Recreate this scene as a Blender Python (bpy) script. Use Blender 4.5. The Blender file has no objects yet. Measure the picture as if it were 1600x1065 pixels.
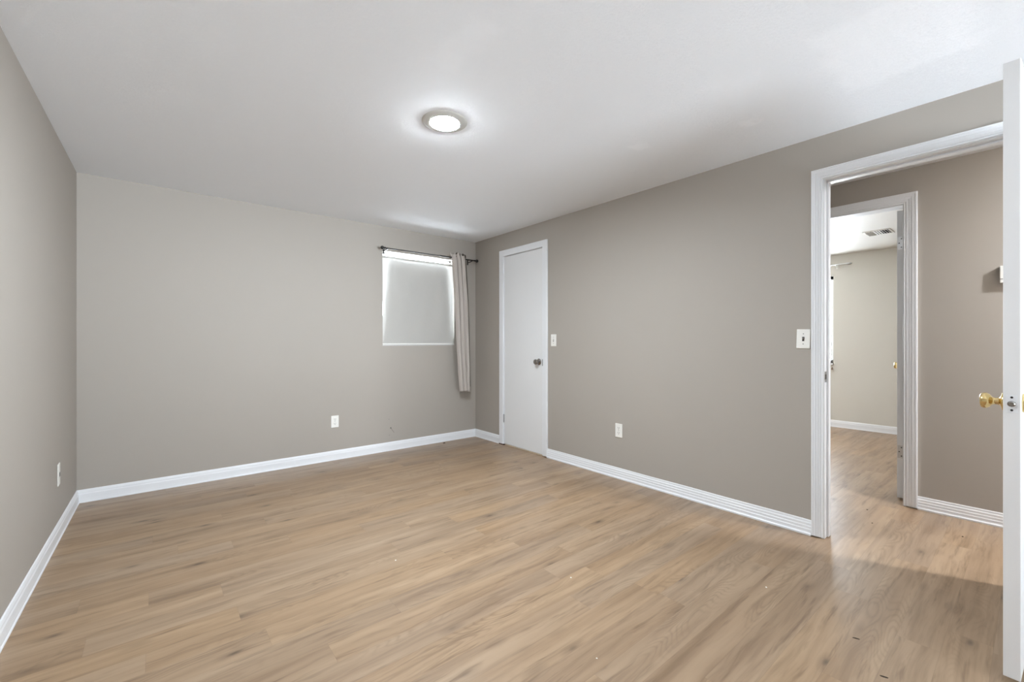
import bpy, math, random
from mathutils import Vector, Matrix
random.seed(7)
S = bpy.context.scene
COL = S.collection

# ------------------------------------------------------------------ camera, world, lights, exposure
cam_d = bpy.data.cameras.new('camera')
cam_d.sensor_width = 36.0
cam_d.lens = 36.0 * 676.6 / 1600.0
cam_d.shift_y = 0.7 / 1600.0
cam_d.clip_start = 0.02
cam = bpy.data.objects.new('camera', cam_d)
COL.objects.link(cam)
cam.location = (0, 0, 1.13)
cam.rotation_euler = (math.radians(90), 0, math.radians(-39.504))
S.camera = cam

S.view_settings.view_transform = 'Standard'
S.view_settings.look = 'None'
S.view_settings.gamma = 1.0
S.view_settings.use_curve_mapping = False
S.view_settings.exposure = 0.63

SKY = 7.0            # overcast sky outside the windows
GROUND_FILL = 38.0        # glow from below, boosted to uplight the ceiling
LAMP = 760.0         # ceiling lamp of the bedroom
HALL_LAMP = 1650.0
w = bpy.data.worlds.new('daylight'); S.world = w
w.use_nodes = True
bg = w.node_tree.nodes['Background']
# bright overcast sky above, lower half made brighter to uplight the ceiling
_tc = w.node_tree.nodes.new('ShaderNodeTexCoord'); _sp = w.node_tree.nodes.new('ShaderNodeSeparateXYZ')
_mr = w.node_tree.nodes.new('ShaderNodeMapRange'); _mr.inputs[1].default_value = -0.12; _mr.inputs[2].default_value = 0.12
_mr.inputs[3].default_value = GROUND_FILL; _mr.inputs[4].default_value = SKY
w.node_tree.links.new(_tc.outputs['Generated'], _sp.inputs[0]); w.node_tree.links.new(_sp.outputs[2], _mr.inputs[0])
w.node_tree.links.new(_mr.outputs[0], bg.inputs[1])
bg.inputs[0].default_value = (0.83, 0.93, 1.03, 1)

H = 1.13 + 1.181     # bedroom and hall ceiling
XR, YB = 2.954, 4.268
XH = 3.972           # far side of the hall
XF, HF = 6.95, 2.27  # far wall and ceiling of the room across the hall
YR = -4.0            # rear wall, behind the camera
def xl(y): return -0.4229 - 0.01359 * (YB - y)
DY0, DY1, DZ = -0.010, 0.774, 2.056     # bedroom doorway
CY0, CY1, CZ = 3.10, 3.72, 2.058        # closet doorway
EY0, EY1, EZ = 0.588, 1.36, 2.068       # doorway across the hall
WX0, WX1, WZ0, WZ1 = 1.800, 2.660, 1.088, 2.062   # bedroom window opening

def portal(loc, rot, sx, sy):
    l = bpy.data.lights.new('daylight_portal', 'AREA'); l.shape = 'RECTANGLE'
    l.size = sx; l.size_y = sy; l.cycles.is_portal = True
    o = bpy.data.objects.new('daylight_portal', l); COL.objects.link(o)
    o.location = loc; o.rotation_euler = rot
R90 = math.pi / 2
RW = (0.9, 2.75, 0.12, 2.00)     # unseen fill window added in the rear wall (x0, x1, z0, z1)
portal(((WX0+WX1)/2, YB+0.125, (WZ0+WZ1)/2), (-R90, 0, 0), WX1-WX0, WZ1-WZ0)     # faces -y
portal(((RW[0]+RW[1])/2, YR-0.11, (RW[2]+RW[3])/2), (R90, 0, 0), RW[1]-RW[0], RW[3]-RW[2])                              # faces +y
portal((XF+0.11, 2.25, 1.42), (0, R90, 0), 1.2, 1.1)                              # faces -x

# ------------------------------------------------------------------ materials
def sr(r, g, b):
    f = lambda c: (c/255/12.92) if c/255 <= 0.04045 else ((c/255+0.055)/1.055)**2.4
    return (f(r), f(g), f(b), 1)

class NT:
    def __init__(s, name):
        s.m = bpy.data.materials.new(name); s.m.use_nodes = True
        s.t = s.m.node_tree; s.b = s.t.nodes['Principled BSDF']; s.out = s.t.nodes['Material Output']
    def n(s, typ, **kw):
        nd = s.t.nodes.new(typ)
        for k, v in kw.items():
            if k.startswith('i_'):
                key = k[2:]; key = int(key) if key.isdigit() else key.replace('_', ' ')
                s.put(nd.inputs[key], v)
            else: setattr(nd, k, v)
        return nd
    def put(s, inp, v):
        if isinstance(v, bpy.types.NodeSocket): s.t.links.new(v, inp)
        else: inp.default_value = v
    def math(s, op, a, b=None, c=None, clamp=False):
        nd = s.t.nodes.new('ShaderNodeMath'); nd.operation = op; nd.use_clamp = clamp
        s.put(nd.inputs[0], a)
        if b is not None: s.put(nd.inputs[1], b)
        if c is not None: s.put(nd.inputs[2], c)
        return nd.outputs[0]
    def mix(s, f, a, b):
        nd = s.t.nodes.new('ShaderNodeMix'); nd.data_type = 'RGBA'
        s.put(nd.inputs[0], f); s.put(nd.inputs[6], a); s.put(nd.inputs[7], b)
        return nd.outputs[2]
    def ramp(s, f, pts):
        nd = s.t.nodes.new('ShaderNodeValToRGB'); s.put(nd.inputs[0], f)
        e = nd.color_ramp.elements
        while len(e) < len(pts): e.new(0.5)
        for el, (p, c) in zip(e, pts):
            el.position = p; el.color = c if len(c) == 4 else (*c, 1)
        return nd.outputs[0]
    def noise(s, vec, scale, detail=2, rough=0.5, dist=0.0):
        nd = s.n('ShaderNodeTexNoise'); s.put(nd.inputs['Vector'], vec)
        nd.inputs['Scale'].default_value = scale; nd.inputs['Detail'].default_value = detail
        nd.inputs['Roughness'].default_value = rough; nd.inputs['Distortion'].default_value = dist
        return nd.outputs[0]
    def pos(s): return s.n('ShaderNodeNewGeometry').outputs['Position']
    def comb(s, x, y, z):
        nd = s.t.nodes.new('ShaderNodeCombineXYZ')
        for i, v in enumerate((x, y, z)): s.put(nd.inputs[i], v)
        return nd.outputs[0]
    def bump(s, h, strength, dist):
        nd = s.n('ShaderNodeBump'); s.put(nd.inputs['Height'], h)
        nd.inputs['Strength'].default_value = strength; nd.inputs['Distance'].default_value = dist
        s.t.links.new(nd.outputs[0], s.b.inputs['Normal'])

def simple(name, col, rough=0.5, metal=0.0, spec=0.5, noise_amt=0.0, nscale=60, bump=0.0):
    k = NT(name)
    k.b.inputs['Base Color'].default_value = col
    k.b.inputs['Roughness'].default_value = rough
    k.b.inputs['Metallic'].default_value = metal
    k.b.inputs['Specular IOR Level'].default_value = spec
    nz = k.noise(k.pos(), nscale, 3)
    if noise_amt:
        d = tuple(c*(1-noise_amt) for c in col[:3]) + (1,)
        k.t.links.new(k.mix(nz, d, col), k.b.inputs['Base Color'])
    if bump: k.bump(nz, bump, 0.002)
    return k.m

def wall_mat(name, col):
    k = NT(name)
    p = k.pos()
    big = k.noise(p, 1.3, 3, 0.55)
    d = tuple(c*0.955 for c in col[:3]) + (1,)
    k.t.links.new(k.mix(big, d, col), k.b.inputs['Base Color'])
    k.b.inputs['Roughness'].default_value = 0.62
    k.b.inputs['Specular IOR Level'].default_value = 0.25
    peel = k.noise(p, 170, 2, 0.5)
    wav = k.noise(p, 5.0, 2, 0.5)
    k.bump(k.math('ADD', peel, k.math('MULTIPLY', wav, 6.0)), 0.18, 0.0012)
    return k.m

def ceiling_mat():
    k = NT('textured ceiling paint')
    p = k.pos()
    sep = k.n('ShaderNodeSeparateXYZ'); k.put(sep.inputs[0], p)
    X, Y = sep.outputs[0], sep.outputs[1]
    warp = k.math('MULTIPLY', k.math('SUBTRACT', k.noise(p, 7, 3, 0.6), 0.5), 0.16)
    def patch(cx, cy, hx, hy, soft):
        dx = k.math('SUBTRACT', k.math('ABSOLUTE', k.math('SUBTRACT', k.math('ADD', X, warp), cx)), hx)
        dy = k.math('SUBTRACT', k.math('ABSOLUTE', k.math('SUBTRACT', k.math('ADD', Y, warp), cy)), hy)
        d = k.math('MAXIMUM', dx, dy)
        return k.math('SUBTRACT', 1.0, k.math('DIVIDE', d, soft, clamp=True), clamp=True)
    m = patch(2.25, 0.35, 0.26, 0.19, 0.06)
    m = k.math('MAXIMUM', m, patch(2.26, 1.54, 0.045, 0.03, 0.03))
    m = k.math('MAXIMUM', m, patch(2.47, 0.98, 0.03, 0.02, 0.03))
    m = k.math('MAXIMUM', m, k.math('MULTIPLY', patch(0.95, 1.45, 0.035, 0.14, 0.05), 0.6))
    strk = k.noise(k.comb(k.math('MULTIPLY', X, 4.0), k.math('MULTIPLY', Y, 18.0), 0.0), 1.0, 3, 0.6)
    m = k.math('MULTIPLY', m, k.math('MULTIPLY_ADD', strk, 0.9, 0.45))
    base = k.mix(k.noise(p, 1.1, 2), CEIL_A, CEIL_B)
    k.t.links.new(k.mix(m, base, CEIL_P), k.b.inputs['Base Color'])
    k.b.inputs['Roughness'].default_value = 0.75
    k.b.inputs['Specular IOR Level'].default_value = 0.06
    vo = k.n('ShaderNodeTexVoronoi'); k.put(vo.inputs['Vector'], k.n('ShaderNodeVectorMath', operation='ADD', i_0=p,
             i_1=k.n('ShaderNodeTexNoise', i_Vector=p, i_Scale=35.0).outputs[1]).outputs[0])
    vo.inputs['Scale'].default_value = 60; vo.feature = 'SMOOTH_F1'
    h = k.math('ADD', k.math('MULTIPLY', vo.outputs[0], 0.6), k.noise(p, 95, 3, 0.6))
    h = k.math('MULTIPLY', h, k.math('SUBTRACT', 1.0, k.math('MULTIPLY', m, 0.35)))
    h = k.math('ADD', h, k.math('MULTIPLY', k.noise(p, 3.0, 2), 1.5))
    k.bump(h, 0.6, 0.0045)
    return k.m

def floor_mat():
    k = NT('oak vinyl planks')
    p = k.pos()
    sep = k.n('ShaderNodeSeparateXYZ'); k.put(sep.inputs[0], p)
    X, Y = sep.outputs[0], sep.outputs[1]
    W, L = 0.122, 1.22
    rowf = k.math('DIVIDE', k.math('ADD', Y, 0.02), W)
    row = k.math('FLOOR', rowf)
    rr = k.n('ShaderNodeTexWhiteNoise', noise_dimensions='1D'); k.put(rr.inputs['W'], row)
    colf = k.math('ADD', k.math('DIVIDE', X, L), k.math('MULTIPLY', rr.outputs[0], 7.0))
    coln = k.math('FLOOR', colf)
    pid = k.n('ShaderNodeTexWhiteNoise', noise_dimensions='2D'); k.put(pid.inputs['Vector'], k.comb(row, coln, 0.0))
    ids = pid.outputs[0]
    idc = k.math('MULTIPLY', ids, 60.0)
    # slow warp so that the grain meanders
    wp = k.math('MULTIPLY', k.math('SUBTRACT', k.noise(k.comb(k.math('MULTIPLY', X, 2.2), k.math('MULTIPLY', Y, 5.0), idc), 1.0, 2), 0.5), 0.05)
    Yw = k.math('ADD', Y, wp)
    broad = k.noise(k.comb(k.math('MULTIPLY', X, 0.9), k.math('MULTIPLY', Yw, 13.0), idc), 1.0, 3, 0.55)
    mid = k.noise(k.comb(k.math('MULTIPLY', X, 2.6), k.math('MULTIPLY', Yw, 46.0), idc), 1.0, 3, 0.6)
    fine = k.noise(k.comb(k.math('MULTIPLY', X, 14.0), k.math('MULTIPLY', Yw, 420.0), idc), 1.0, 2, 0.6)
    # cathedral rings
    rx = k.noise(k.comb(k.math('MULTIPLY', X, 1.6), k.math('MULTIPLY', Yw, 9.0), k.math('ADD', idc, 9.0)), 1.0, 1, 0.4)
    ring = k.math('SINE', k.math('MULTIPLY', k.math('ADD', rx, k.math('MULTIPLY', mid, 0.03)), 150.0))
    ring = k.math('POWER', k.math('MULTIPLY_ADD', ring, 0.5, 0.5), 2.5)
    rmask = k.ramp(k.noise(k.comb(k.math('MULTIPLY', X, 1.1), k.math('MULTIPLY', Y, 7.0), k.math('ADD', idc, 4.0)), 1.0, 1),
                   [(0.52, (0, 0, 0)), (0.66, (1, 1, 1))])
    ring = k.math('MULTIPLY', ring, rmask)
    c = k.ramp(broad, [(0.26, FL_D), (0.44, FL_M), (0.60, FL_L), (0.8, FL_L2)])
    c = k.mix(k.math('MULTIPLY', k.math('SUBTRACT', 1.0, k.ramp(mid, [(0.28, (0, 0, 0)), (0.52, (1, 1, 1))])), 0.42), c, FL_DD)
    c = k.mix(k.math('MULTIPLY', k.math('SUBTRACT', 1.0, fine), 0.22), c, FL_D)
    c = k.mix(k.math('MULTIPLY', ring, 0.30), c, FL_DD)
    # knots: small dark eyes with a drawn-out tail
    vo = k.n('ShaderNodeTexVoronoi'); vo.inputs['Scale'].default_value = 1.0
    k.put(vo.inputs['Vector'], k.comb(k.math('MULTIPLY', X, 3.4), k.math('MULTIPLY', Y, 9.0), idc)); vo.inputs['Randomness'].default_value = 1.0
    kn = k.ramp(vo.outputs[0], [(0.03, (1, 1, 1)), (0.11, (0.35, 0.35, 0.35)), (0.26, (0, 0, 0))])
    kn = k.math('MULTIPLY', kn, k.ramp(k.noise(k.comb(k.math('MULTIPLY', X, 1.7), k.math('MULTIPLY', Y, 4.0), 3.0), 1.0, 1), [(0.42, (0, 0, 0)), (0.50, (1, 1, 1))]))
    c = k.mix(k.math('MULTIPLY', kn, 0.8), c, FL_K)
    sk = k.noise(k.comb(k.math('MULTIPLY', X, 3.0), k.math('MULTIPLY', Yw, 34.0), k.math('ADD', idc, 21.0)), 1.0, 3, 0.65)
    c = k.mix(k.math('MULTIPLY', k.ramp(sk, [(0.56, (0, 0, 0)), (0.72, (1, 1, 1))]), 0.65), c, FL_DD)
    # tint from plank to plank
    hsv = k.n('ShaderNodeHueSaturation'); k.put(hsv.inputs['Color'], c)
    k.put(hsv.inputs['Value'], k.math('MULTIPLY_ADD', ids, 0.07, 0.975))
    k.put(hsv.inputs['Saturation'], k.math('MULTIPLY_ADD', pid.outputs[0], 0.12, 0.94))
    c = hsv.outputs[0]
    # joints
    fr = k.math('FRACT', rowf); fc = k.math('FRACT', colf)
    e1 = k.math('MULTIPLY', k.math('MINIMUM', fr, k.math('SUBTRACT', 1.0, fr)), W)
    e2 = k.math('MULTIPLY', k.math('MINIMUM', fc, k.math('SUBTRACT', 1.0, fc)), L)
    e = k.math('MINIMUM', e1, e2)
    seam = k.math('SUBTRACT', 1.0, k.math('DIVIDE', e, 0.0012, clamp=True))
    c = k.mix(k.math('MULTIPLY', seam, 0.32), c, FL_DD)
    k.t.links.new(c, k.b.inputs['Base Color'])
    k.put(k.b.inputs['Roughness'], k.math('MULTIPLY_ADD', k.noise(p, 4.0, 3, 0.6), 0.14, FL_ROUGH))
    k.b.inputs['Specular IOR Level'].default_value = 0.6
    k.bump(k.math('SUBTRACT', k.math('MULTIPLY', fine, 0.5), seam), 0.10, 0.0008)
    return k.m

WALL_C = sr(170, 163, 154)
CEIL_A, CEIL_B, CEIL_P = sr(239, 240, 242), sr(241, 242, 244), sr(245, 246, 248)
FL_D, FL_M, FL_L, FL_L2 = sr(127, 103, 79), sr(149, 124, 99), sr(161, 136, 110), sr(172, 148, 122)
FL_DD, FL_K, FL_ROUGH = sr(100, 78, 57), sr(58, 44, 34), 0.275

M = {}
M['wall'] = wall_mat('greige wall paint', WALL_C)
M['wall2'] = wall_mat('pale wall paint', sr(210, 206, 197))
M['ceil'] = ceiling_mat()
M['ceil2'] = simple('smooth white ceiling', sr(218, 214, 207), 0.6, noise_amt=0.02, nscale=3, bump=0.1)
M['floor'] = floor_mat()
M['trim'] = simple('semi gloss white trim', sr(231, 232, 234), 0.38, spec=0.5, noise_amt=0.025, nscale=9, bump=0.03)
M['door'] = simple('satin white door paint', sr(229, 229, 229), 0.42, spec=0.45, noise_amt=0.02, nscale=5, bump=0.03)
M['plastic'] = simple('white plastic', sr(236, 234, 228), 0.35, noise_amt=0.01)
M['slot'] = simple('dark slot', sr(48, 45, 42), 0.7, noise_amt=0.1)
M['greyslot'] = simple('grey slot', sr(120, 118, 114), 0.6, noise_amt=0.1)
M['brass'] = simple('polished brass', (0.80, 0.62, 0.30, 1), 0.12, 1.0, noise_amt=0.05)
M['steel'] = simple('satin steel', (0.62, 0.62, 0.62, 1), 0.28, 1.0, noise_amt=0.08)
M['dull'] = simple('painted hinge steel', (0.42, 0.42, 0.42, 1), 0.45, 0.8, noise_amt=0.15)
M['chrome'] = simple('dark chrome', (0.36, 0.34, 0.32, 1), 0.10, 1.0, noise_amt=0.1)
M['black'] = simple('black enamelled metal', sr(30, 28, 27), 0.35, noise_amt=0.2)
M['rustgap'] = simple('rusty gap shade', sr(74, 44, 32), 0.9, noise_amt=0.5, nscale=90)  # rust brown, darkened to stand in for the shadow in the gap
M['chip'] = simple('white paint chip', sr(236, 232, 222), 0.7, noise_amt=0.05)
M['crumb'] = simple('dark crumb', sr(64, 52, 42), 0.9, noise_amt=0.3)
M['void'] = simple('dark duct', sr(22, 22, 22), 0.9, noise_amt=0.2)
M['ring'] = simple('lamp trim ring', sr(196, 195, 190), 0.4, noise_amt=0.01)

def emit(name, col, st):
    k = NT(name); k.b.inputs['Base Color'].default_value = (0.9, 0.9, 0.9, 1)
    k.b.inputs['Emission Color'].default_value = col; k.b.inputs['Emission Strength'].default_value = st
    return k.m
M['lamp'] = emit('glowing lamp diffuser', (0.87, 0.965, 1.05, 1), LAMP)
M['farfill'] = emit('added far room fill diffuser', (0.94, 0.98, 1.04, 1), 430.0)  # added fill source, brightens the far room's floor and walls
M['halllamp'] = emit('glowing hall lamp diffuser', (0.96, 0.99, 1.03, 1), HALL_LAMP)

def glass_mat():
    k = NT('window glass'); t = k.t
    tr = k.n('ShaderNodeBsdfTransparent'); gl = k.n('ShaderNodeBsdfGlossy'); gl.inputs['Roughness'].default_value = 0.02
    mx = k.n('ShaderNodeMixShader'); fr = k.n('ShaderNodeFresnel')
    t.links.new(k.math('MULTIPLY', fr.outputs[0], 0.6), mx.inputs[0]); t.links.new(tr.outputs[0], mx.inputs[1]); t.links.new(gl.outputs[0], mx.inputs[2])
    t.links.new(mx.outputs[0], k.out.inputs[0]); return k.m
M['glass'] = glass_mat()

def fabric_mat(name, col, trans, wrinkle=0.0, tr_col=None):
    k = NT(name); t = k.t
    p = k.pos()
    weave = k.noise(p, 420, 2)
    d = k.n('ShaderNodeBsdfDiffuse'); d.inputs['Color'].default_value = col
    cc = k.mix(weave, tuple(c*0.93 for c in col[:3])+(1,), col); t.links.new(cc, d.inputs['Color'])
    tl = k.n('ShaderNodeBsdfTranslucent'); tl.inputs['Color'].default_value = tr_col or col
    mx = k.n('ShaderNodeMixShader'); mx.inputs[0].default_value = trans
    t.links.new(d.outputs[0], mx.inputs[1]); t.links.new(tl.outputs[0], mx.inputs[2])
    bp = k.n('ShaderNodeBump'); bp.inputs['Distance'].default_value = 0.01; bp.inputs['Strength'].default_value = 0.25 + wrinkle
    t.links.new(k.math('ADD', k.noise(p, 7, 3, 0.6, 0.6), k.math('MULTIPLY', weave, 0.02)), bp.inputs['Height'])
    t.links.new(bp.outputs[0], d.inputs['Normal'])
    t.links.new(mx.outputs[0], k.out.inputs[0]); return k.m
M['blind'] = fabric_mat('blind fabric', sr(203, 200, 194), 0.20, 0.15)
M['curtain'] = fabric_mat('grey curtain cloth', sr(196, 187, 179), 0.08)
M['lining'] = fabric_mat('dark curtain lining', sr(104, 98, 90), 0.05)

# ------------------------------------------------------------------ mesh helpers
class MB:
    def __init__(s): s.v = []; s.f = []; s.sm = []; s.mi = []; s.cur = 0
    def add(s, vs, fs, smooth=False):
        o = len(s.v); s.v += [tuple(v) for v in vs]
        for f in fs: s.f.append([i+o for i in f]); s.sm.append(smooth); s.mi.append(s.cur)
    def box(s, a, b):
        x0, y0, z0 = a; x1, y1, z1 = b
        vs = [(x0,y0,z0),(x1,y0,z0),(x1,y1,z0),(x0,y1,z0),(x0,y0,z1),(x1,y0,z1),(x1,y1,z1),(x0,y1,z1)]
        s.add(vs, [(0,3,2,1),(4,5,6,7),(0,1,5,4),(1,2,6,5),(2,3,7,6),(3,0,4,7)]); return s
    def prism(s, pts, z0, z1):
        n = len(pts)
        s.add([(x,y,z0) for x,y in pts]+[(x,y,z1) for x,y in pts],
              [tuple(range(n))[::-1], tuple(range(n, 2*n))]+[(i,(i+1)%n,(i+1)%n+n,i+n) for i in range(n)]); return s
    def lathe(s, prof, mat=None, n=40):   # prof: (r, h) along local +z ; mat maps to place
        mat = mat or Matrix()
        vs, fs = [], []
        for r, h in prof:
            for i in range(n):
                a = 2*math.pi*i/n; vs.append(mat @ Vector((r*math.cos(a), r*math.sin(a), h)))
        for j in range(len(prof)-1):
            for i in range(n):
                k = (i+1) % n; fs.append((j*n+i, j*n+k, (j+1)*n+k, (j+1)*n+i))
        s.add(vs, fs, True)
        s.add([vs[i] for i in range(n)], [tuple(range(n))[::-1]], False)
        m = (len(prof)-1)*n
        s.add([vs[m+i] for i in range(n)], [tuple(range(n))], False)
        return s
    def tube(s, a, b, r, n=16):
        a, b = Vector(a), Vector(b); d = b-a
        q = d.to_track_quat('Z', 'Y').to_matrix().to_4x4()
        return s.lathe([(r, 0), (r, d.length)], Matrix.Translation(a) @ q, n)
    def sweep(s, prof, pts, closed_prof=True):  # prof points already placed: list of polylines
        n = len(prof)                            # prof[i] = list of 3D points along the path
        m = len(prof[0])
        vs = [p for pl in prof for p in pl]
        fs = []
        for i in range(n):
            j = (i+1) % n
            for k in range(m-1): fs.append((i*m+k, i*m+k+1, j*m+k+1, j*m+k))
        fs.append(tuple(i*m for i in range(n))); fs.append(tuple(i*m+m-1 for i in range(n))[::-1])
        s.add(vs, fs); return s
    def build(s, name, mat, parent=None, bevel=0.0, mtx=None):
        me = bpy.data.meshes.new(name)
        vs = s.v if mtx is None else [tuple(mtx @ Vector(v)) for v in s.v]
        me.from_pydata(vs, [], s.f)
        for m in (mat if isinstance(mat, (list, tuple)) else [mat]): me.materials.append(m)
        for p, sm, mi in zip(me.polygons, s.sm, s.mi): p.use_smooth = sm; p.material_index = mi
        me.update()
        import bmesh
        bm = bmesh.new(); bm.from_mesh(me); bmesh.ops.recalc_face_normals(bm, faces=bm.faces); bm.to_mesh(me); bm.free()
        o = bpy.data.objects.new(name, me); COL.objects.link(o)
        if parent is not None: o.parent = parent
        if bevel:
            b = o.modifiers.new('bevel', 'BEVEL'); b.width = bevel; b.segments = 2; b.limit_method = 'ANGLE'; b.angle_limit = math.radians(40)
        return o

def thing(name, label, cat, loc, rotz=0.0, group=None, rot=None):
    o = bpy.data.objects.new(name, None); COL.objects.link(o)
    o.empty_display_size = 0.05
    o.location = loc; o.rotation_euler = rot if rot else (0, 0, rotz); tag(o, label, cat, group); return o
def tag(o, label=None, cat=None, group=None):
    if label: o['label'] = label
    if cat: o['category'] = cat
    if group: o['group'] = group
    return o
def struct(o, label=None):
    o['kind'] = 'structure'
    if label: o['label'] = label
    return o
def sthing(name, loc, rotz=0.0, label=None):
    o = bpy.data.objects.new(name, None); COL.objects.link(o); o.location = loc; o.rotation_euler = (0, 0, rotz)
    return struct(o, label)

# ------------------------------------------------------------------ shell
T = 0.115
struct(MB().box((-0.9, -4.4, -0.1), (7.3, 4.6, 0)).build('floor', M['floor']), 'light oak plank floor with dark knots and grain')
struct(MB().box((-0.9, -4.4, H), (XH+T*0.5, 4.6, H+0.1)).build('ceiling', M['ceil']), 'white stippled bedroom ceiling with smooth repair patches')
struct(MB().box((XH+T*0.5, -1.2, HF), (7.3, 3.7, HF+0.14)).build('ceiling_across_hall', M['ceil2']), 'bright white ceiling of the room across the hall')
# left wall (very slightly out of square)
b = MB()
def lseg(ya, yb, za, zb): b.prism([(xl(ya), ya), (xl(yb), yb), (xl(yb)-0.12, yb), (xl(ya)-0.12, ya)], za, zb)
lseg(YR-0.2, 4.4, 0, H)
struct(b.build('wall_left', M['wall']), 'greige wall at the left edge of the photo')
# back wall with the window opening
b = MB()
b.box((-0.55, YB, 0), (WX0, YB+0.13, H)).box((WX1, YB, 0), (XR+0.1, YB+0.13, H))
b.box((WX0, YB, 0), (WX1, YB+0.13, WZ0)).box((WX0, YB, WZ1), (WX1, YB+0.13, H))
struct(b.build('wall_back', M['wall']), 'greige far wall with the small window')
# right wall with two doorways
b = MB(); x0, x1 = XR, XR+T
b.box((x0, YR-0.1, 0), (x1, DY0-0.018, H)).box((x0, DY0-0.018, DZ+0.018), (x1, DY1+0.018, H)).box((x0, DY1+0.018, 0), (x1, CY0-0.018, H))
b.box((x0, CY0-0.018, CZ+0.018), (x1, CY1+0.018, H)).box((x0, CY1+0.018, 0), (x1, YB, H))
struct(b.build('wall_right', M['wall']), 'long greige wall with the closet door and the open doorway')
# rear wall behind the camera, with the window added for fill light
b = MB().box((-0.75, YR-0.12, 0), (RW[0], YR, H)).box((RW[1], YR-0.12, 0), (XR, YR, H))
b.box((RW[0], YR-0.12, 0), (RW[1], YR, RW[2])).box((RW[0], YR-0.12, RW[3]), (RW[1], YR, H))
struct(b.build('wall_rear', M['wall']))
# hall
b = MB().box((XH, -2.3, 0), (XH+T, EY0-0.018, H)).box((XH, EY0-0.018, EZ+0.018), (XH+T, EY1+0.018, H)).box((XH, EY1+0.018, 0), (XH+T, 3.1, H))
struct(b.build('wall_hall', M['wall']), 'greige hall wall seen through the open doorway')
struct(MB().box((XR, -2.42, 0), (XH+T, -2.3, H)).build('wall_hall_rear', M['wall']))
struct(MB().box((XR+T, 2.72, 0), (XH, 2.84, H)).build('wall_hall_front', M['wall']))
# closet behind the closed door
b = MB().box((XR+T, YB-0.02, 0), (XH+T, YB+0.1, H)).box((XH-0.15, 2.84, 0), (XH, YB, H))
struct(b.build('wall_closet', M['wall']))
# room across the hall
FW = (1.722, 2.80, 0.84, 2.0)
b = MB().box((XF, -0.75, 0), (XF+0.12, FW[0], HF)).box((XF, FW[1], 0), (XF+0.12, 3.5, HF))
b.box((XF, FW[0], 0), (XF+0.12, FW[1], FW[2])).box((XF, FW[0], FW[3]), (XF+0.12, FW[1], HF))
struct(b.build('wall_far', M['wall2']), 'pale wall of the room across the hall')
b = MB().box((XH+T, 3.3, 0), (XF, 3.42, HF))
struct(b.build('wall_far_left', M['wall2']))
struct(MB().box((XH+T, -0.75, 0), (XF, -0.63, HF)).build('wall_far_right', M['wall2']))
struct(MB().box((XH+T, 2.84, 0), (XH+T+0.02, 3.3, HF)).build('wall_far_near', M['wall2']))

# ------------------------------------------------------------------ baseboards
BP = [(0, 0), (0.017, 0), (0.018, 0.010), (0.014, 0.015), (0.0125, 0.020), (0.0125, 0.034), (0.0105, 0.037), (0.0105, 0.052),
      (0.0085, 0.055), (0.0085, 0.068), (0.0055, 0.074), (0.005, 0.084), (0.003, 0.088), (0, 0.088)]
def baseboard(name, a, b, nrm, label, z0=0.0, wave=0.0, prof=BP):
    a, b, n = Vector((*a, 0)), Vector((*b, 0)), Vector((*nrm, 0))
    m = MB(); N = 12
    pts = [a.lerp(b, i/N) for i in range(N+1)]
    m.sweep([[p + n*t + Vector((0, 0, z0+z + (wave*math.sin(i*1.9) if z > 0.07 else 0))) for i, p in enumerate(pts)] for t, z in prof], None)
    return struct(m.build(name, M['trim']), label)
BF = [(0, 0), (0.016, 0), (0.0165, 0.006), (0.013, 0.012), (0.012, 0.030), (0.0115, 0.058), (0.009, 0.066), (0.0088, 0.074), (0.005, 0.086), (0.002, 0.090), (0, 0.090)]
baseboard('baseboard_back', (xl(YB), YB), (XR, YB), (0, -1), 'white baseboard under the window', prof=BF)
baseboard('baseboard_left', (xl(YR), YR), (xl(YB), YB), (0.99991, 0.0136), 'white baseboard along the left wall', prof=BF)
baseboard('baseboard_right', (XR, DY1+0.062), (XR, CY0-0.068), (-1, 0), 'long white ribbed baseboard between the two doors', wave=0.0008)
baseboard('baseboard_corner', (XR, CY1+0.068), (XR, YB), (-1, 0), 'short white baseboard between corner and closet door', prof=BF)
baseboard('baseboard_hall', (XH, -2.3), (XH, EY0-0.076), (-1, 0), 'white ribbed baseboard in the hall')
baseboard('baseboard_far', (XF, -0.63), (XF, 3.3), (-1, 0), 'white baseboard of the room across the hall', prof=BF)
baseboard('baseboard_rear', (xl(YR), YR), (XR, YR), (0, 1), 'white baseboard behind the camera', prof=BF)

# ------------------------------------------------------------------ door trims
def colonial(wd):   # (u outward from the opening, t out of the wall)
    return [(0, 0), (0, 0.008), (0.003, 0.010), (0.006, 0.009), (0.009, 0.0075), (0.013, 0.011), (wd*0.36, 0.012), (wd*0.38, 0.0105), (wd*0.40, 0.0125),
            (wd*0.58, 0.0145), (wd*0.60, 0.013), (wd*0.62, 0.0155), (wd*0.80, 0.0165), (wd*0.82, 0.015), (wd*0.86, 0.0175), (wd*0.97, 0.0175), (wd, 0.0155), (wd, 0)]
def casing(name, x, sgn, y0, y1, zt, wd, label, z0=0.008, prof=None):
    prof = prof or colonial(wd)
    m = MB()
    m.sweep([[Vector((x+sgn*t, y0-u, z0)), Vector((x+sgn*t, y0-u, zt+u)), Vector((x+sgn*t, y1+u, zt+u)), Vector((x+sgn*t, y1+u, z0))] for u, t in prof], None)
    return struct(m.build(name, M['trim']), label)
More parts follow.
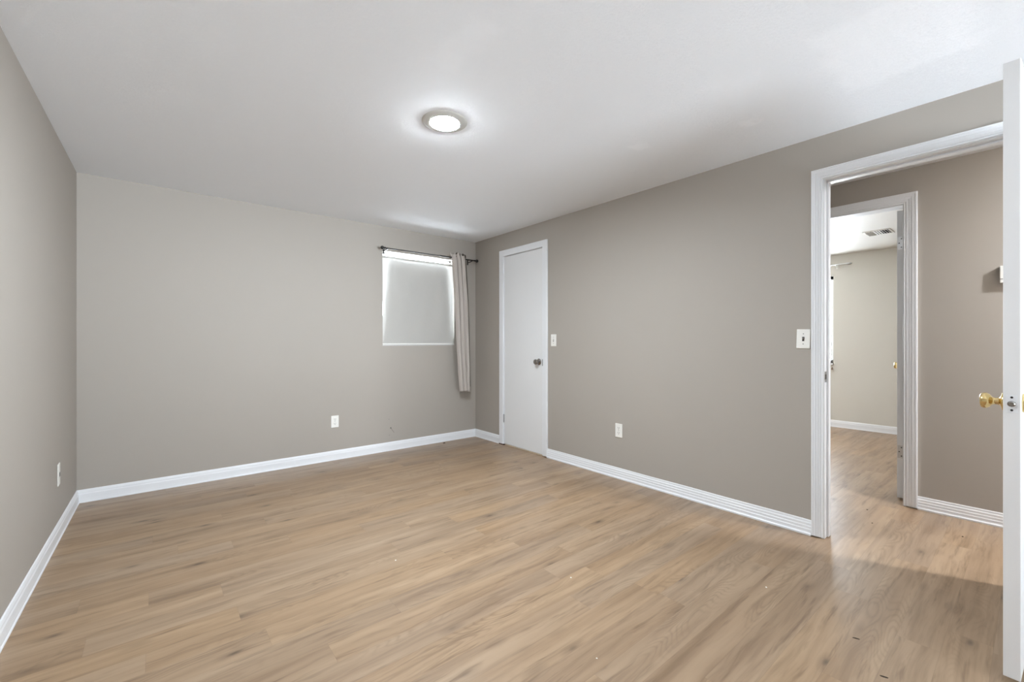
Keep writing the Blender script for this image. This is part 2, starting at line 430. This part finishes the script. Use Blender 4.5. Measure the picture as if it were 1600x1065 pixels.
def jamb(name, xa, xb, y0, y1, zt, label, stop_x=None, t=0.018):
    m = MB()
    m.box((xa, y0-t, 0.0), (xb, y0, zt+t)).box((xa, y1, 0.0), (xb, y1+t, zt+t)).box((xa, y0, zt), (xb, y1, zt+t))
    if stop_x:
        a, c = stop_x; q = 0.010
        m.box((a, y0, 0.004), (c, y0+q, zt)).box((a, y1-q, 0.004), (c, y1, zt)).box((a, y0+q, zt-q), (c, y1-q, zt))
    return struct(m.build(name, M['trim'], bevel=0.0015), label)
casing('trim_1', XR, -1, DY0-0.005, DY1+0.005, DZ+0.005, 0.056, 'white fluted casing around the open bedroom doorway')
casing('trim_2', XR+T, 1, DY0-0.005, DY1+0.005, DZ+0.005, 0.056, None)
jamb('trim_3', XR, XR+T, DY0, DY1, DZ, 'white door jamb with stop in the bedroom doorway', (XR+0.040, XR+0.075))
flat = [(0, 0), (0, 0.014), (0.003, 0.016), (0.058, 0.018), (0.064, 0.016), (0.066, 0.013), (0.066, 0)]
casing('trim_4', XR, -1, CY0-0.002, CY1+0.002, CZ+0.002, 0.066, 'plain flat white casing around the closet door', prof=flat, z0=0.010)
jamb('trim_5', XR, XR+T, CY0, CY1, CZ, 'white closet door jamb', (XR+0.042, XR+0.07))
casing('trim_6', XH, -1, EY0-0.005, EY1+0.005, EZ+0.005, 0.070, 'white fluted casing of the doorway across the hall')
jamb('trim_7', XH, XH+T, EY0, EY1, EZ, 'white jamb of the doorway across the hall')
struct(MB().box((XR+0.006, CY0, 0), (XR+0.06, CY1, 0.008)).build('trim_8', simple('cream threshold', sr(222, 206, 182), 0.6, noise_amt=0.08)), 'cream threshold strip under the closet door')
struct(MB().box((XR-0.018, CY1-0.02, 0.0), (XR+0.002, CY1+0.070, 0.009)).build('trim_9', M['rustgap']), 'dark rusty strip filling the shaded gap under the closet casing')  # rust tint with the gap shadow put into its colour

# ------------------------------------------------------------------ doors
KNOB = [(0.0, 0), (0.031, 0), (0.0325, 0.003), (0.030, 0.007), (0.018, 0.010), (0.0125, 0.014), (0.0110, 0.022), (0.0115, 0.027),
        (0.015, 0.031), (0.0225, 0.036), (0.0265, 0.043), (0.0270, 0.050), (0.0245, 0.056), (0.020, 0.0585), (0.0185, 0.0575), (0.0150, 0.0585), (0.0, 0.0590)]
KNOB[0] = (0.001, 0); KNOB[-1] = (0.001, 0.0590)
def knob(parent, at, direction, mat, name='knob', scale=1.0):
    q = Vector(direction).to_track_quat('Z', 'Y').to_matrix().to_4x4()
    base = Matrix.Translation(Vector(at)) @ q @ Matrix.Scale(scale, 4)
    k = MB().lathe(KNOB[5:], base).build(name, mat, parent)
    MB().lathe([(0.001, 0)]+KNOB[1:6], base).build('rosette', mat, k)
    return k
def hinge_leaf(parent, mtx, mat, name='hinge'):
    # a leaf in local yz (y across, z up), knuckle at y=0
    m = MB().box((-0.0015, 0.001, -0.044), (0.0012, 0.030, 0.044)); m.lathe([(0.0055, -0.045), (0.0055, 0.045)], Matrix.Translation((-0.003, -0.003, 0)), 14)
    h = m.build(name, mat, parent, mtx=mtx)
    s = MB()
    for z, y in ((-0.030, 0.022), (0, 0.012), (0.030, 0.022)):
        s.lathe([(0.0038, 0), (0.0032, 0.0012)], Matrix.Translation((-0.0015, y, z)) @ Matrix.Rotation(-R90, 4, 'Y'), 12)
    s.build('screw', M['black'], h, mtx=mtx)
    return h

# door_1: closet door, closed
d1 = sthing('door_1', (XR, CY1-0.003, 0), label='closed plain white closet door beside the window corner')
wd = CY1-CY0-0.006
MB().box((0.002, -wd, 0.012), (0.037, 0, CZ-0.004)).build('door_slab', M['door'], d1, bevel=0.0015)
knob(d1, (0.002, -(CY1-0.003-3.160), 0.927), (-1, 0, 0), M['chrome'])
for z in (1.83, 0.29):
    m = MB(); m.lathe([(0.006, -0.045), (0.006, 0.045)], Matrix.Translation((-0.004, 0.001, z)), 14)
    for q in (-0.027, -0.009, 0.009, 0.027): m.lathe([(0.0068, q-0.002), (0.0068, q+0.002)], Matrix.Translation((-0.004, 0.001, z)), 14)
    m.build('hinge', M['dull'] if z < 1 else M['door'], d1)
m = MB().box((-0.0195, -wd-0.016, 0.890), (-0.0150, -wd-0.008, 0.955)); o = m.build('strike_plate', M['dull'], d1)

# door_2: bedroom door, open into the room, seen on its latch edge
phi = math.radians(3.1)
d2 = sthing('door_2', (XR-0.006, DY0+0.002, 0), math.pi - phi, label='open white bedroom door seen edge-on at the right')
# local: +x along the door from the hinge, slab occupies local y in [-0.036, 0] (towards +Y of the room)
DW, DT = 0.777, 0.0385
sl = MB().box((0.004, -DT, 0.022), (DW, 0, DZ-0.004)).build('door_slab', M['door'], d2, bevel=0.0015)
knob(d2, (DW-0.062, -DT, 0.925), (0, -1, 0), M['brass'])
knob(d2, (DW-0.062, 0, 0.925), (0, 1, 0), M['brass'])
lp = MB().box((DW-0.0005, -DT/2-0.0125, 0.925-0.0285), (DW+0.0012, -DT/2+0.0125, 0.925+0.0285)).build('latch_plate', M['trim'], d2)
mt = Matrix.Translation((DW+0.0012, -DT/2, 0.925)) @ Matrix.Rotation(R90, 4, 'Y')
bl = MB(); bl.lathe([(0.0095, 0), (0.0095, 0.007), (0.006, 0.0095)], mt, 24); bl.build('latch_bolt', M['chrome'], lp)
s = MB()
for z in (-0.021, 0.021): s.lathe([(0.0035, 0), (0.003, 0.0012)], Matrix.Translation((DW+0.0012, -DT/2, 0.925+z)) @ Matrix.Rotation(R90, 4, 'Y'), 12)
s.build('screw', M['black'], lp)
for z in (1.85, 1.05, 0.25):
    m = MB(); m.lathe([(0.006, -0.045), (0.006, 0.045)], Matrix.Translation((0.0, 0.004, z)), 14); m.build('hinge', M['steel'], d2)
# strike plate on the left jamb
m = MB().box((XR+0.006, DY1-0.0015, 0.897), (XR+0.034, DY1+0.0005, 0.957)); m.box((XR+0.001, DY1-0.002, 0.912), (XR+0.008, DY1+0.0005, 0.942))
sp = m.build('strike_plate', M['steel'])
tag(sp, 'steel strike plate on the jamb of the open bedroom doorway', 'strike plate')
MB().box((XR+0.013, DY1-0.0022, 0.913), (XR+0.027, DY1-0.0014, 0.941)).build('latch_hole', M['slot'], sp)

# door_3: door of the room across the hall, open away from us
a3 = math.radians(5.6)
d3 = sthing('door_3', (XH+T+0.012, 0.6025, 0), a3, label='white door across the hall, opened inward, hinge edge showing')
MB().box((0.0, 0.0, 0.016), (0.762, 0.036, EZ-0.006)).build('door_slab', M['door'], d3, bevel=0.0012)
for z in (1.83, 0.345):
    m = MB().box((-0.0018, 0.004, z-0.045), (0.0005, 0.033, z+0.045)); h = m.build('hinge', M['steel'], d3)
    s = MB()
    for zz, yy in ((-0.03, 0.012), (0, 0.024), (0.03, 0.012)):
        s.lathe([(0.0042, 0), (0.0036, 0.0010)], Matrix.Translation((-0.0018, yy, z+zz)) @ Matrix.Rotation(-R90, 4, 'Y'), 12)
    s.build('screw', M['black'], h)
knob(d3, (0.700, 0.036, 0.93), (0, 1, 0), M['brass'])
knob(d3, (0.700, 0.0, 0.93), (0, -1, 0), M['brass'])

# ------------------------------------------------------------------ windows
w1 = sthing('window_1', ((WX0+WX1)/2, YB+0.10, WZ0), label='small bedroom window behind the roller blind')
hw, hh = (WX1-WX0)/2, WZ1-WZ0
m = MB().box((-hw, -0.012, 0), (-hw+0.018, 0.02, hh)).box((hw-0.018, -0.012, 0), (hw, 0.02, hh)).box((-hw, -0.012, hh-0.014), (hw, 0.02, hh)).box((-hw, -0.012, 0), (hw, 0.02, 0.03))
m.build('window_frame', M['trim'], w1)
MB().box((-hw+0.018, 0.004, 0.03), (hw-0.018, 0.008, hh-0.014)).build('window_pane', M['glass'], w1)
bb = MB(); _o = [(-hw+0.022, 0.0), (hw-0.026, 0.0), (hw-0.062, hh-0.090), (-hw+0.056, hh-0.090)]
bb.add([(x, -0.026, z) for x, z in _o]+[(x, -0.020, z) for x, z in _o], [(0,1,2,3), (7,6,5,4), (0,4,5,1), (1,5,6,2), (2,6,7,3), (3,7,4,0)])
bb.build('glow_mask_board', simple('glow mask board', sr(150, 150, 148), 0.9, noise_amt=0.05), w1)  # added unseen board; its margins shape the glow at the blind's edges
MB().box((-hw, -0.098, -0.004), (hw, -0.012, 0.004)).build('window_sill', M['trim'], w1)

def plain_window(name, c, half, z0, z1, axis, sgn, depth=0.1):
    o = sthing(name, (c[0], c[1], z0)); hh = z1-z0
    def bx(m, a0, a1, d0, d1, q0, q1):
        if axis == 'x': m.box((a0, min(d0*sgn, d1*sgn), q0), (a1, max(d0*sgn, d1*sgn), q1))
        else: m.box((min(d0*sgn, d1*sgn), a0, q0), (max(d0*sgn, d1*sgn), a1, q1))
    m = MB()
    bx(m, -half, -half+0.04, 0.05, 0.09, 0, hh); bx(m, half-0.04, half, 0.05, 0.09, 0, hh)
    bx(m, -half, half, 0.05, 0.09, 0, 0.04); bx(m, -half, half, 0.05, 0.09, hh-0.04, hh); bx(m, -half+0.04, half-0.04, 0.06, 0.08, hh/2-0.015, hh/2+0.015)
    m.build('window_frame', M['trim'], o)
    m = MB(); bx(m, -half+0.04, half-0.04, 0.068, 0.072, 0.04, hh-0.04); m.build('window_pane', M['glass'], o)
    m = MB(); bx(m, -half, half, -0.03, 0.05, -0.02, 0.0); m.build('window_sill', M['trim'], o)
    return o
plain_window('fill_window', ((RW[0]+RW[1])/2, YR), (RW[1]-RW[0])/2, RW[2], RW[3], 'x', -1)  # unseen window added behind the camera to fill the bedroom with light
tag(plain_window('window_3', (XF, (FW[0]+FW[1])/2), (FW[1]-FW[0])/2, FW[2], FW[3], 'y', 1), 'bright window edge in the room across the hall')

# ------------------------------------------------------------------ roller blind
rb = thing('roller_blind', 'light grey roller blind drawn down over the small window', 'blind', ((WX0+WX1)/2, YB+0.012, WZ0))
fw = hw-0.006; top = hh-0.062
m = MB(); NX, NZ = 40, 44; vs = []; fs = []
for j in range(NZ+1):
    for i in range(NX+1):
        u = i/NX*2-1; v = j/NZ
        z = 0.016 + v*(top-0.016)
        y = 0.004*math.sin(6*u+3*v)*v + 0.003*math.sin(11*u-7*v) + 0.006*(abs(u)**3)*v - 0.010*math.exp(-((abs(u)-0.72+0.35*(1-v))/0.10)**2)*v**3
        vs.append((u*fw, y, z))
for j in range(NZ):
    for i in range(NX): q = j*(NX+1)+i; fs.append((q, q+1, q+NX+2, q+NX+1))
m.add(vs, fs, True)
m.build('fabric', M['blind'], rb)
MB().tube((-fw, 0.014, top+0.002), (fw, 0.014, top+0.002), 0.013).build('roller', M['blind'], rb)
m = MB(); m.tube((-fw-0.003, -0.001, 0.014), (fw+0.003, -0.001, 0.014), 0.0085); m.build('hem_bar', M['plastic'], rb)
for sx in (-1, 1):
    MB().box((min(sx*fw, sx*hw), -0.004, top-0.014), (max(sx*fw, sx*hw), 0.030, top+0.018)).build('bracket', M['plastic'], rb)

# ------------------------------------------------------------------ curtain rod and curtain
RY, RZ = YB-0.085, 2.073
RX0, RX1 = 1.775, 2.900
rd = thing('curtain_rod', 'thin black curtain rod with ball ends above the small window', 'curtain rod', ((RX0+RX1)/2, YB, RZ))
hx = (RX1-RX0)/2
MB().tube((-hx, -0.085, 0), (0.10, -0.085, 0), 0.0055).tube((0.08, -0.085, 0), (hx, -0.085, 0), 0.0075).build('rod', M['black'], rd)
for sx in (-1, 1):
    q = Matrix.Translation((sx*hx, -0.085, 0)) @ Matrix.Rotation(sx*R90, 4, 'Y')
    pr = [(0.008, -0.022), (0.010, -0.019), (0.010, -0.006), (0.0075, -0.004)] + [(0.0185*math.sin(t), 0.014-0.0185*math.cos(t)) for t in [0.42+i*0.27 for i in range(10)]] + [(0.001, 0.0325)]
    MB().lathe(pr, q, 28).build('finial', M['black'], rd)
for bx_ in (-hx+0.035, hx-0.06):
    m = MB(); m.tube((bx_, 0, -0.022), (bx_, -0.085, -0.012), 0.0045, 10).box((bx_-0.008, -0.003, -0.045), (bx_+0.008, 0, 0.012)).box((bx_-0.005, -0.094, -0.016), (bx_+0.005, -0.076, -0.007))
    m.build('bracket', M['black'], rd)

cu = thing('curtain', 'narrow bunched grey curtain hanging at the right end of the black rod', 'curtain', (2.66, RY, RZ))
def curtain_grid(off=0.0, s0=0.0, s1=1.0, zt=0.040, zb=-1.512):
    NXc, NZc = 110, 90; vs, fs = [], []
    for j in range(NZc+1):
        v = j/NZc; z = zt + (zb-zt)*v
        if v < 0.04: k = v/0.04; k = 1.0
        L = -0.098 + 0.045*min(1, v/0.5) + (0.045*((v-0.5)/0.5)**1.5 if v > 0.5 else 0)
        R = 0.088 + 0.032*min(1, v/0.35) + (0.012*((v-0.5)/0.5) if v > 0.5 else 0)
        if v < 0.06: L -= 0.02*(1-v/0.06)**2
        for i in range(NXc+1):
            s = s0 + (s1-s0)*i/NXc
            x = L + (R-L)*s
            amp = 0.021*(1-0.30*v)
            ph = 2*math.pi*(3.4*s) + 0.9*math.sin(2.2*v+3*s)
            y = amp*math.sin(ph) + 0.007*math.sin(2*math.pi*10.5*s+1.3+2*v)*(1-v) 
            pinch = math.exp(-((z+0.0)/0.028)**2)
            y = y*(1-0.15*pinch)
            x += 0.010*math.cos(ph)*(1-0.5*v)
            if z < -0.01: y -= 0.034*min(1, v/0.8)          # hangs a little away from the wall
            zz = z + (0.014*math.sin(2*math.pi*4.6*s+0.6) + 0.006*math.sin(2*math.pi*9*s) if j == 0 else (0.010*math.sin(2*math.pi*4.6*s+0.6) if j == 1 else 0))
            zz += (0.006*math.sin(5*s) if v > 0.99 else 0)
            vs.append((x, y+off, zz))
    for j in range(NZc):
        for i in range(NXc): q = j*(NXc+1)+i; fs.append((q, q+1, q+NXc+2, q+NXc+1))
    m = MB(); m.add(vs, fs, True); return m
o = curtain_grid(off=-0.012).build('curtain_panel', M['curtain'], cu)
sd = o.modifiers.new('thick', 'SOLIDIFY'); sd.thickness = 0.002
m = MB(); vs = []; fs = []
N2 = 60
for j in range(N2+1):
    v = j/N2; z = 0.02 - 1.48*v
    xr = 0.088 + 0.032*min(1, v/0.35) + (0.012*((v-0.5)/0.5) if v > 0.5 else 0)
    for (dx, dy) in ((-0.015, 0.012), (0.002, 0.004), (0.010, 0.010), (0.004, 0.022)):
        vs.append((xr+dx*(1-0.4*v)+0.002*math.sin(14*v), dy-0.012-0.034*min(1, v/0.8), z))
for j in range(N2):
    for i in range(3): q = j*4+i; fs.append((q, q+1, q+5, q+4))
m.add(vs, fs, True); o = m.build('lining_edge', M['lining'], cu); sd = o.modifiers.new('thick', 'SOLIDIFY'); sd.thickness = 0.002
# gathered loops above the rod pocket, and the stitched heading
m = MB()
for cx_, r_, h_ in ((-0.022, 0.016, 0.052), (0.018, 0.012, 0.045), (0.052, 0.015, 0.048), (0.078, 0.010, 0.040)):
    vs, fs = [], []; n = 18
    for k in range(n+1):
        a = math.pi*k/n
        for yy in (-0.020, 0.014):
            vs.append((cx_+r_*math.cos(a), yy-0.004*math.sin(a*3), 0.010+h_*math.sin(a)**0.8 if math.sin(a) > 0 else 0.010))
    for k in range(n): fs.append((2*k, 2*k+1, 2*k+3, 2*k+2))
    m.add(vs, fs, True)
o = m.build('gathered_loops', M['lining'], cu); sd = o.modifiers.new('thick', 'SOLIDIFY'); sd.thickness = 0.0022

# ------------------------------------------------------------------ rod in the room across the hall
RF = XF-0.07
r3 = thing('curtain_rod', 'thin grey curtain rod on the pale wall across the hall', 'curtain rod', (XF, 2.2, 2.134))
MB().tube((-0.07, -0.66, 0), (-0.07, 0.7, 0), 0.0085).build('rod', M['steel'], r3)
for sy, y_ in ((-1, -0.66), (1, 0.7)):
    MB().lathe([(0.010, -0.03), (0.013, -0.02), (0.013, 0.02), (0.004, 0.032)], Matrix.Translation((-0.07, y_, 0)) @ Matrix.Rotation(sy*-R90, 4, 'X'), 20).build('finial', M['steel'], r3)
for y_ in (-0.52, 0.55):
    MB().tube((0, y_, -0.03), (-0.07, y_, -0.008), 0.005, 10).box((-0.004, y_-0.011, -0.05), (0, y_+0.011, 0.0)).build('bracket', M['plastic'], r3)
lk = thing('blind_tassel', 'tiny brown cord tassel beside the bright window across the hall', 'tassel', (XF-0.03, 1.728, 0.76))
MB().lathe([(0.003, 0.03), (0.007, 0.022), (0.011, 0.0), (0.009, -0.004)], None, 16).build('tassel', simple('brown wood', sr(128, 104, 88), 0.6, noise_amt=0.1), lk)
MB().tube((0, 0, 0.028), (0, 0, 1.10), 0.0012, 8).build('cord', M['plastic'], lk)

# ------------------------------------------------------------------ ceiling lamps
def ceiling_lamp(name, label, x, y, mat, r=0.121, rl=0.079, group=None):
    o = thing(name, label, 'ceiling light', (x, y, H))
    pr = [(rl, -0.002), (rl, -0.0105), (rl+0.003, -0.0108), (r-0.012, -0.0040), (r-0.003, -0.0022), (r, 0.0)]
    m = MB(); n = 64; vs, fs = [], []
    for rr, h in pr:
        for i in range(n): a = 2*math.pi*i/n; vs.append((rr*math.cos(a), rr*math.sin(a), h))
    for j in range(len(pr)-1):
        for i in range(n): k = (i+1) % n; fs.append((j*n+i, j*n+k, (j+1)*n+k, (j+1)*n+i))
    m.add(vs, fs, True); m.build('trim_ring', M['ring'], o)
    dm = [(rl-0.0005, -0.006)] + [(rl*math.cos(t)-0.0005, -0.0100-0.0075*math.sin(t)) for t in [i*0.19 for i in range(8)]] + [(0.001, -0.0176)]
    MB().lathe(dm, None, 64).build('diffuser', mat, o)
    return o
ceiling_lamp('ceiling_light', 'round white flush ceiling lamp glowing on the bedroom ceiling', 1.203, 2.028, M['lamp'])
ceiling_lamp('ceiling_light', 'round hall ceiling lamp out of sight beyond the open door', 3.50, -0.98, M['halllamp'], 0.085, 0.055)
ceiling_lamp('ceiling_light', 'round fill lamp added to brighten the room across the hall, unseen', 5.0, 2.45, M['farfill']).location.z = HF  # unseen lamp added only to brighten this room

# ------------------------------------------------------------------ outlets and switches
def duplex(loc, rotz, label, mat_slot):
    o = thing('wall_outlet', label, 'outlet', loc, rotz)      # local -y faces the room
    MB().box((-0.035, -0.006, -0.057), (0.035, 0, 0.057)).build('cover_plate', M['plastic'], o, bevel=0.003)
    for z in (0.0205, -0.0205):
        m = MB()
        pts = [(0.0172*math.cos(a), max(-0.0135, min(0.0135, 0.0172*math.sin(a)))) for a in [2*math.pi*i/28 for i in range(28)]]
        n = len(pts); vs = [(x, -0.0078, z+q) for x, q in pts]+[(x, -0.005, z+q) for x, q in pts]
        m.add(vs, [tuple(range(n)), tuple(range(n, 2*n))[::-1]]+[(i, (i+1) % n, (i+1) % n+n, i+n) for i in range(n)])
        rc = m.build('receptacle', M['plastic'], o)
        s = MB().box((-0.0078, -0.0082, z-0.001), (-0.0055, -0.0074, z+0.0085)).box((0.0055, -0.0082, z-0.001), (0.0078, -0.0074, z+0.0085))
        s.lathe([(0.0030, 0), (0.0026, 0.0006)], Matrix.Translation((0, -0.0077, z-0.0075)) @ Matrix.Rotation(R90, 4, 'X'), 12)
        s.build('slots', mat_slot, rc)
    MB().lathe([(0.003, 0), (0.0025, 0.001)], Matrix.Translation((0, -0.006, 0)) @ Matrix.Rotation(R90, 4, 'X'), 12).build('screw', M['greyslot'], o)
    return o
duplex((1.325, YB, 0.366), 0, 'white double outlet on the window wall near the baseboard', M['slot'])
duplex((XR, 2.194, 0.396), -R90, 'white double outlet low on the long right wall', M['slot'])
def toggle(loc, rotz, label, dark, cat='light switch', rot=None, up=True):
    o = thing('light_switch', label, cat, loc, rotz, rot=rot)
    MB().box((-0.035, -0.006, -0.057), (0.035, 0, 0.057)).build('cover_plate', M['plastic'], o, bevel=0.003)
    MB().box((-0.0055, -0.0068, -0.0125), (0.0055, -0.0055, 0.0125)).build('toggle_slot', M['slot'] if dark else M['greyslot'], o)
    m = MB(); s_ = 1 if up else -1
    m.add([(-0.004, -0.006, -0.005), (0.004, -0.006, -0.005), (0.004, -0.006, 0.006), (-0.004, -0.006, 0.006),
           (-0.0035, -0.017, 0.004*s_), (0.0035, -0.017, 0.004*s_), (0.0035, -0.015, 0.011*s_), (-0.0035, -0.015, 0.011*s_)],
          [(0,1,2,3), (4,5,6,7), (0,1,5,4), (1,2,6,5), (2,3,7,6), (3,0,4,7)])
    m.build('toggle', M['greyslot'] if dark else M['plastic'], o, bevel=0.0008)
    for z in (-0.030, 0.030):
        MB().lathe([(0.003, 0), (0.0025, 0.001)], Matrix.Translation((0, -0.006, z)) @ Matrix.Rotation(R90, 4, 'X'), 12).build('screw', M['greyslot'], o)
    return o
toggle((XR, 2.951, 1.141), -R90, 'white single light switch beside the closet door', False)
toggle((XR, 0.8775, 1.145), -R90, 'slightly tilted white light switch with dark toggle beside the open doorway', True, rot=(0, math.radians(1.5), -R90))
yj = 3.595
jk = thing('wall_jack', 'narrow white cover plate low on the left wall', 'wall plate', (xl(yj), yj, 0.362), R90+0.0136)
MB().box((-0.035, -0.006, -0.063), (0.035, 0, 0.063)).build('cover_plate', M['plastic'], jk, bevel=0.003)
MB().box((-0.009, -0.0085, -0.011), (0.009, -0.005, 0.011)).build('socket', M['greyslot'], jk)

# ------------------------------------------------------------------ thermostat
th = thing('thermostat', 'small white thermostat box on the hall wall, half hidden by the open door', 'thermostat', (XH, 0.1045, 1.535), -R90)
MB().box((-0.040, -0.030, -0.052), (0.040, 0, 0.052)).build('housing', M['plastic'], th, bevel=0.003)
MB().box((-0.038, -0.0315, -0.030), (0.038, -0.0295, -0.026)).build('seam', M['greyslot'], th)
MB().box((-0.020, -0.0315, 0.004), (0.022, -0.0295, 0.030)).build('display', M['greyslot'], th)

# ------------------------------------------------------------------ ceiling vent across the hall
vt = thing('ceiling_vent', 'white louvred air vent on the ceiling of the room across the hall', 'vent', (5.83, 1.055, HF))
vx, vy = 0.125, 0.110
m = MB().box((-vx, -vy, -0.006), (vx, -vy+0.018, 0)).box((-vx, vy-0.018, -0.006), (vx, vy, 0)).box((-vx, -vy+0.018, -0.006), (-vx+0.018, vy-0.018, 0)).box((vx-0.018, -vy+0.018, -0.006), (vx, vy-0.018, 0))
m.build('frame', M['plastic'], vt)
MB().box((-vx+0.018, -vy+0.018, -0.0015), (vx-0.018, vy-0.018, -0.0005)).build('duct_opening', M['void'], vt)
for k in range(9):
    yy = -vy+0.028+k*0.0205
    a = 0.7 if k < 3 else (-0.7 if k > 5 else 0.25)
    m = MB(); c_, s_ = math.cos(a)*0.0085, math.sin(a)*0.0085
    m.add([(-vx+0.018, yy-c_, -0.008-s_), (vx-0.018, yy-c_, -0.008-s_), (vx-0.018, yy+c_, -0.008+s_), (-vx+0.018, yy+c_, -0.008+s_),
           (-vx+0.018, yy-c_, -0.0068-s_), (vx-0.018, yy-c_, -0.0068-s_), (vx-0.018, yy+c_, -0.0068+s_), (-vx+0.018, yy+c_, -0.0068+s_)],
          [(0,1,2,3), (4,5,6,7), (0,1,5,4), (1,2,6,5), (2,3,7,6), (3,0,4,7)])
    m.build('louvre', M['plastic'], vt)

# ------------------------------------------------------------------ small marks: wall plugs, crumbs
def plug(x, z, r, label, scratch=False):
    q = Matrix.Translation((x, YB, z)) @ Matrix.Rotation(R90, 4, 'X')
    m = MB().lathe([(r, -0.001), (r*0.9, 0.0015)], q, 14)
    if scratch: m.tube((x+0.004, YB-0.0006, z-0.006), (x+0.036, YB-0.0006, z-0.052), 0.0010, 8)
    tag(m.build('wall_plug', M['greyslot'] if r < 0.004 else M['slot']), label, 'wall plug')
plug(1.888, 0.233, 0.0065, 'dark empty wall plug hole with a scratch, low on the window wall', True)
plug(1.868, 0.325, 0.0036, 'small grey nail hole above the dark wall plug hole')
plug(1.872, 0.160, 0.0034, 'small grey nail hole just above the baseboard below the plug hole')
def bit(name, x, y, r, mat, label, el=1.0, rz=0.0):
    o = thing(name, label, 'debris', (x, y, 0), rz) if False else None
    m = MB(); n = 7; vs = []
    for h, k in ((0, 1.0), (r*0.35, 0.85), (r*0.5, 0.4)):
        for i in range(n):
            a = 2*math.pi*i/n; q = r*k*(0.8+0.4*random.random()); vs.append((q*math.cos(a)*el, q*math.sin(a), h))
    fs = [tuple(range(n))[::-1], tuple(range(2*n, 3*n))]+[(j*n+i, j*n+(i+1) % n, (j+1)*n+(i+1) % n, (j+1)*n+i) for j in range(2) for i in range(n)]
    m.add(vs, fs); o = m.build(name, mat); o.location = (x, y, 0); o.rotation_euler = (0, 0, rz)
    tag(o, label, 'debris')
F = 676.6; th_ = math.radians(39.504)
def fl(px, py):   # pixel on the floor -> metres
    d = F*1.13/(py-533.2); u = (px-800)/F
    return d*(math.sin(th_)+u*math.cos(th_)), d*(math.cos(th_)-u*math.sin(th_))
for nm, px, py, r, mt_, lb, el in (
    ('paint_chip', 618, 875, 0.0045, 'chip', 'white paint chip on the middle of the floor, left of the others', 1),
    ('paint_chip', 892, 902, 0.0040, 'chip', 'white paint chip on the floor ahead of the short plank end', 1.4),
    ('paint_chip', 932, 1028, 0.0030, 'chip', 'tiny pale paint chip nearest the camera', 1),
    ('paint_chip', 1197, 917, 0.0035, 'chip', 'pale paint chip on the floor in front of the bedroom doorway', 1.3),
    ('crumb', 694, 692, 0.0120, 'crumb', 'dark crumb on the floor by the far corner baseboard', 1.2),
    ('crumb', 1355, 796, 0.0050, 'crumb', 'dark crumb on the hall floor, the farther of two', 1),
    ('crumb', 1363, 817, 0.0045, 'crumb', 'dark crumb on the hall floor, the nearer of two', 1),
    ('crumb', 1504, 838, 0.0045, 'crumb', 'dark crumb in front of the hall baseboard', 1.2),
    ('splinter', 1338, 997, 0.0035, 'crumb', 'thin dark splinter on the floor in front of the doorway', 3.2),
    ('splinter', 1381, 1057, 0.0035, 'crumb', 'thin dark splinter at the bottom edge of the photo', 3.6)):
    x, y = fl(px, py); bit(nm, round(x, 3), round(y, 3), r, M[mt_], lb, el, 0.5 if nm != 'splinter' else -1.2)
